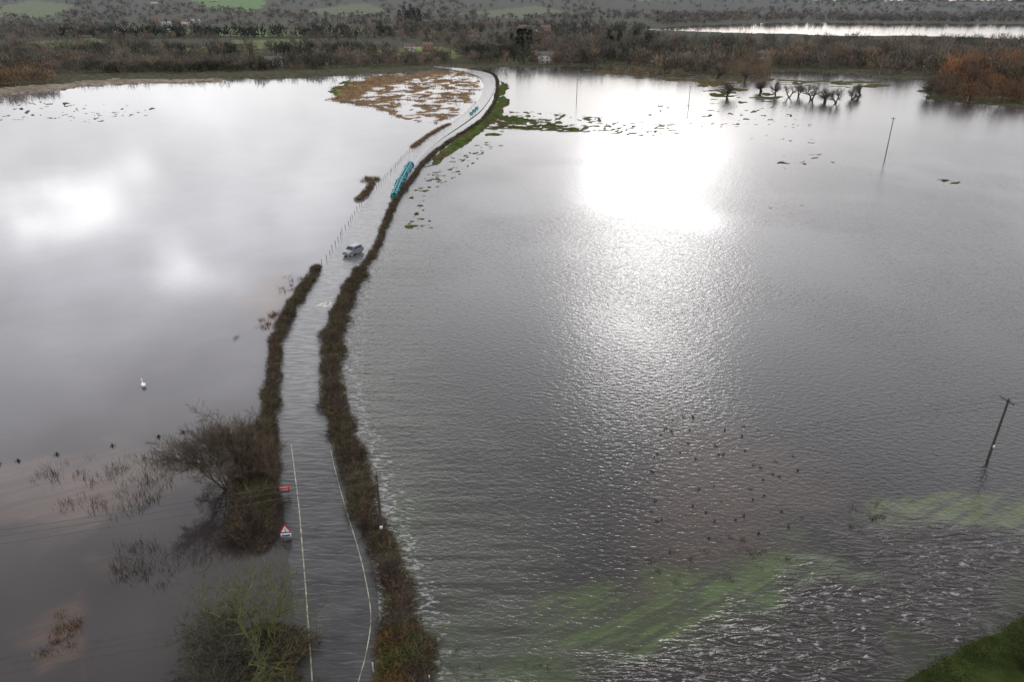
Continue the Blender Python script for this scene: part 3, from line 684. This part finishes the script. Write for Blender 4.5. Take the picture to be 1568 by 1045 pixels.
def car(loc,rz):
    e=empty('car',loc,rz)
    body=simple('car_paint',(.22,.235,.26),.3,.2,noise=.05);glass=simple('car_glass',(.02,.025,.03),.15,noise=.05)
    prof=[(-2.15,.35),(-2.2,.75),(-2.1,1.0),(-1.95,1.08),(-1.75,1.62),(-1.5,1.72),(.2,1.72),(.5,1.66),(1.05,1.12),(1.9,1.0),(2.15,.85),(2.2,.5),(2.1,.35)]
    n=len(prof);V=[];
    for s in (-1,-.93,.93,1):
        for x,z in prof:
            ww=.9 if z<1.09 else .9-(z-1.09)*.28
            V.append((x if abs(s)<1 else x*.985,s*ww,z if abs(s)<1 else (z-.03 if z>.5 else z+.02)))
    fs=[]
    for r in range(3):
        for i in range(n): fs.append((r*n+i,r*n+(i+1)%n,(r+1)*n+(i+1)%n,(r+1)*n+i))
    fs.append(tuple(reversed(range(n))));fs.append(tuple(range(3*n,4*n)))
    me=bpy.data.meshes.new('body');me.from_pydata(V,[],fs);me.materials.append(body);o=bpy.data.objects.new('body',me);S.collection.objects.link(o);o.parent=e
    def quad(nme,pts,mat): return mk(nme,pts,[(0,1,2,3)],mat,parent=e)
    quad('windscreen',[(.55,-.68,1.64),(.55,.68,1.64),(1.03,.78,1.17),(1.03,-.78,1.17)],glass).location=(.03,0,.03)
    quad('rear_window',[(-1.93,-.74,1.16),(-1.93,.74,1.16),(-1.76,.66,1.6),(-1.76,-.66,1.6)],glass).location=(-.03,0,.01)
    for s in (-1,1):
        quad('side_glass_%d'%s,[(-1.65,s*.885,1.16),(.85,s*.885,1.16),(.35,s*.775,1.58),(-1.5,s*.775,1.58)],glass).location=(0,s*.02,0)
        for i,x in enumerate((-1.35,1.35)):
            tube('wheel_%d_%d'%(s,i),(x,s*.72,.35),(x,s*.93,.35),.36,.36,M_black,e,16)
            tube('hub_%d_%d'%(s,i),(x,s*.93,.35),(x,s*.94,.35),.36,.0,M_steel,e,16)
        box('headlight_%d'%s,(2.17,s*.62,.8),(.06,.32,.14),M_white,e);box('tail_light_%d'%s,(-2.17,s*.72,.9),(.06,.14,.26),M_red,e)
        box('mirror_%d'%s,(.75,s*1.0,1.18),(.12,.18,.13),M_black,e)
    box('grille',(2.18,0,.62),(.06,.9,.18),M_black,e)
    box('number_plate',(2.2,0,.47),(.03,.52,.11),M_white,e)
car(tuple(G(541,389)[:2])+(.0,),math.radians(60+180))
def swan(loc,rz):
    e=empty('swan',loc,rz)
    pts=[((-.55,0,.30),.05),((-.38,0,.22),.15),((-.12,0,.2),.24),((.15,0,.2),.22),((.34,0,.24),.13),((.44,0,.42),.07),((.42,0,.62),.055),((.40,0,.78),.05),((.46,0,.9),.055),((.56,0,.9),.06)]
    me=bpy.data.meshes.new('body');me.from_pydata([p for p,_ in pts],[(i,i+1) for i in range(len(pts)-1)],[]);me.materials.append(M_white)
    o=bpy.data.objects.new('body',me);S.collection.objects.link(o);o.parent=e
    m=o.modifiers.new('s','SKIN')
    for i,(_,r) in enumerate(pts): me.skin_vertices[0].data[i].radius=(r,r)
    me.skin_vertices[0].data[2].use_root=True
    o.modifiers.new('ss','SUBSURF').levels=2;o.modifiers['ss'].render_levels=2
    for s in (-1,1):
        p2=[((.2,s*.16,.3),.05),((-.1,s*.2,.36),.11),((-.4,s*.12,.36),.07),((-.62,s*.05,.38),.02)]
        me=bpy.data.meshes.new('wing');me.from_pydata([p for p,_ in p2],[(0,1),(1,2),(2,3)],[]);me.materials.append(M_white)
        w_=bpy.data.objects.new('wing_%d'%s,me);S.collection.objects.link(w_);w_.parent=e;w_.modifiers.new('s','SKIN')
        for i,(_,r) in enumerate(p2): me.skin_vertices[0].data[i].radius=(r,r)
        w_.modifiers.new('ss','SUBSURF').levels=2
    tube('beak',(.60,0,.89),(.74,0,.85),.035,.012,simple('beak_orange',(.6,.2,.03),.5),e,8)
swan(G(220,592),2.2)
M_brick=simple('house_render',(.45,.44,.41),.8,noise=.08);M_brk=simple('brick',(.20,.12,.095),.85);M_roof=simple('roof_slate',(.09,.085,.085),.7);M_tile=simple('roof_tile',(.13,.09,.075),.8);M_win=simple('window_glass',(.03,.035,.04),.1)
def house(u,v,w_,d_,h_,rz,wall,roof):
    p=G(u,v);z=float(max(hgt(p[0],p[1])[0],0.2))
    e=empty('house',(p[0],p[1],z),rz)
    box('walls',(0,0,h_/2-.3),(w_,d_,h_+.6),wall,e)
    rh=d_*.42;x=w_/2+.35;y=d_/2+.4;zb=h_+.01
    V=[(-x,-y,zb),(x,-y,zb),(x,y,zb),(-x,y,zb),(-x,0,zb+rh),(x,0,zb+rh)]
    me=bpy.data.meshes.new('roof');me.from_pydata(V,[],[(0,1,5,4),(2,3,4,5),(0,4,3),(1,2,5),(3,2,1,0)]);me.materials.append(roof)
    o=bpy.data.objects.new('roof',me);S.collection.objects.link(o);o.parent=e
    box('chimney',(w_*.3,0,h_+rh+.2),(.8,.8,1.6),M_brk,e)
    k=max(2,int(w_/3))
    for fl_ in (0,1):
        for i in range(k):
            xx=-w_/2+w_*(i+.5)/k
            if fl_==0 and i==k//2: box('door',(xx,-d_/2-.02,1.05),(1,.05,2.1),M_black,e)
            else: box('window_%d_%d'%(fl_,i),(xx,-d_/2-.02,1.5+fl_*2.6),(1.2,.05,1.2),M_win,e)
for a in [(836,98,11,7,6,.2,M_brick,M_roof),(818,95,8,6,5.5,.9,M_brk,M_tile),(846,95,8,6,5,-.3,M_brick,M_tile),
          (420,104,12,7,5,.1,M_brick,M_roof),(655,80,10,7,6,.4,M_brk,M_tile),(628,82,9,6,6,-.2,M_brick,M_tile),
          (1165,103,10,8,7.5,.3,M_brick,M_roof),(1160,102,6,6,8,.3,M_brick,M_roof),
          (815,54,14,9,9,.1,M_brick,M_roof),(835,53,14,9,9,-.2,M_brk,M_tile),(800,52,12,8,9,.5,M_brick,M_tile),
          (255,40,16,9,9,.1,M_brick,M_roof),(272,38,16,9,9,.5,M_brk,M_roof),(285,41,14,9,9,-.3,M_brick,M_tile),(300,37,18,9,9,.2,M_brick,M_roof),(238,37,16,9,9,.2,M_brk,M_tile),
          (330,24,20,10,9,.1,M_brick,M_roof),(240,25,20,10,9,.3,M_brick,M_tile),(905,94,9,6,5,.1,M_brk,M_roof)]:
    house(*a)

# ------------------------------------------------------------------ sky
def sdir(u,v):
    p=G(u,v);d=np.array([p[0],p[1],CH]);return d/np.linalg.norm(d)
sd=sdir(994,362);el=math.asin(sd[2]);az=math.atan2(sd[0],sd[1])
W=bpy.data.worlds.new('World');S.world=W;W.use_nodes=True;nt=W.node_tree;N=nt.nodes;L=nt.links
bg=N['Background'];bg.inputs['Strength'].default_value=.1
sky=N.new('ShaderNodeTexSky');sky.sky_type='NISHITA';sky.sun_disc=False;sky.sun_elevation=el;sky.sun_rotation=az
tcn=N.new('ShaderNodeTexCoord')
nz=N.new('ShaderNodeTexNoise');nz.inputs['Scale'].default_value=4.5;nz.inputs['Detail'].default_value=4
nz.inputs['Roughness'].default_value=.5
mp=N.new('ShaderNodeMapping');mp.inputs['Scale'].default_value=(1,1,2.0);L.new(tcn.outputs['Generated'],mp.inputs[0]);L.new(mp.outputs[0],nz.inputs['Vector'])
sub=N.new('ShaderNodeVectorMath');sub.operation='SUBTRACT';L.new(nz.outputs['Color'],sub.inputs[0]);sub.inputs[1].default_value=(.5,.5,.5)
scl=N.new('ShaderNodeVectorMath');scl.operation='SCALE';L.new(sub.outputs[0],scl.inputs[0]);scl.inputs['Scale'].default_value=.28
add=N.new('ShaderNodeVectorMath');add.operation='ADD';L.new(tcn.outputs['Generated'],add.inputs[0]);L.new(scl.outputs[0],add.inputs[1])
nrm=N.new('ShaderNodeVectorMath');nrm.operation='NORMALIZE';L.new(add.outputs[0],nrm.inputs[0])
raw=N.new('ShaderNodeVectorMath');raw.operation='NORMALIZE';L.new(tcn.outputs['Generated'],raw.inputs[0])
def M(op,a,b=None,c=None):
    n=N.new('ShaderNodeMath');n.operation=op
    for i,q in enumerate((a,b,c)):
        if q is None: continue
        if isinstance(q,(int,float)): n.inputs[i].default_value=q
        else: L.new(q,n.inputs[i])
    return n.outputs[0]
def spot(d,px,amp,src=None):
    sig=px/FP
    n=N.new('ShaderNodeVectorMath');n.operation='DOT_PRODUCT';L.new((src or nrm).outputs[0],n.inputs[0]);n.inputs[1].default_value=tuple(d)
    return M('MULTIPLY',M('EXPONENT',M('MULTIPLY',M('SUBTRACT',n.outputs['Value'],1.0),1/(sig*sig))),amp)
sep=N.new('ShaderNodeSeparateXYZ');L.new(tcn.outputs['Generated'],sep.inputs[0])
ramp=N.new('ShaderNodeValToRGB');L.new(sep.outputs['Z'],ramp.inputs[0])
def g3(x,t=(1,1,1)): return (x/4*t[0],x/4*t[1],x/4*t[2],1)
els=ramp.color_ramp.elements
els[0].position=0;els[0].color=g3(.80,(1,1,1.03));els[1].position=1;els[1].color=g3(1.0,(.97,.99,1.05))
for p,vv,t in ((.10,1.00,(1,1,1.03)),(.2,1.18,(.99,1,1.04)),(.3,1.5,(.98,.98,1.06)),(.45,1.8,(.98,.98,1.05)),(.6,1.1,(1,.985,1.02))):
    q=els.new(p);q.color=g3(vv,t)
base=N.new('ShaderNodeVectorMath');base.operation='SCALE';L.new(ramp.outputs[0],base.inputs[0]);
mod=N.new('ShaderNodeMapRange');L.new(nz.outputs['Fac'],mod.inputs[0]);mod.inputs[1].default_value=.3;mod.inputs[2].default_value=.7;mod.inputs[3].default_value=.72;mod.inputs[4].default_value=1.3
bk=N.new('ShaderNodeMapRange');L.new(sep.outputs['Y'],bk.inputs[0]);bk.inputs[1].default_value=-.6;bk.inputs[2].default_value=.4;bk.inputs[3].default_value=.85;bk.inputs[4].default_value=1
L.new(M('MULTIPLY',M('MULTIPLY',mod.outputs[0],bk.outputs[0]),40.0),base.inputs['Scale'])
acc=None
for u,v,px,a in [(105,315,38,16),(50,372,30,14),(165,290,34,8),(320,405,27,13),(325,450,24,11),(470,290,42,5.5),(230,225,110,3.0),(450,215,90,2.5),(30,200,60,2),(250,540,200,6)]:
    s_=spot(sdir(u,v),px,a);acc=s_ if acc is None else M('ADD',acc,s_)
acc=M('ADD',acc,spot(sd,60,26,raw));acc=M('ADD',acc,spot(sd,120,9,raw));acc=M('ADD',acc,spot(sd,280,4))
cmb=N.new('ShaderNodeVectorMath');cmb.operation='SCALE';cmb.inputs[0].default_value=(1,.995,.99);L.new(acc,cmb.inputs['Scale'])
a1=N.new('ShaderNodeVectorMath');a1.operation='ADD';L.new(base.outputs[0],a1.inputs[0]);L.new(cmb.outputs[0],a1.inputs[1])
s2=N.new('ShaderNodeVectorMath');s2.operation='SCALE';L.new(sky.outputs[0],s2.inputs[0]);s2.inputs['Scale'].default_value=.08
a2=N.new('ShaderNodeVectorMath');a2.operation='ADD';L.new(a1.outputs[0],a2.inputs[0]);L.new(s2.outputs[0],a2.inputs[1])
L.new(a2.outputs[0],bg.inputs['Color'])
sl=bpy.data.lights.new('sun','SUN');sl.energy=.22;sl.angle=math.radians(11);sl.color=(1,.97,.93)
so=bpy.data.objects.new('sun',sl);S.collection.objects.link(so);so.rotation_euler=Vector(tuple(sd)).to_track_quat('Z','Y').to_euler()

# ------------------------------------------------------------------ camera
cam=bpy.data.cameras.new('camera');cam.sensor_width=36;cam.lens=36*FP/1568;cam.clip_end=60000;cam.clip_start=.5
co=bpy.data.objects.new('camera',cam);S.collection.objects.link(co);co.location=(0,0,CH);co.rotation_euler=(math.pi/2-PITCH,0,0)
S.camera=co
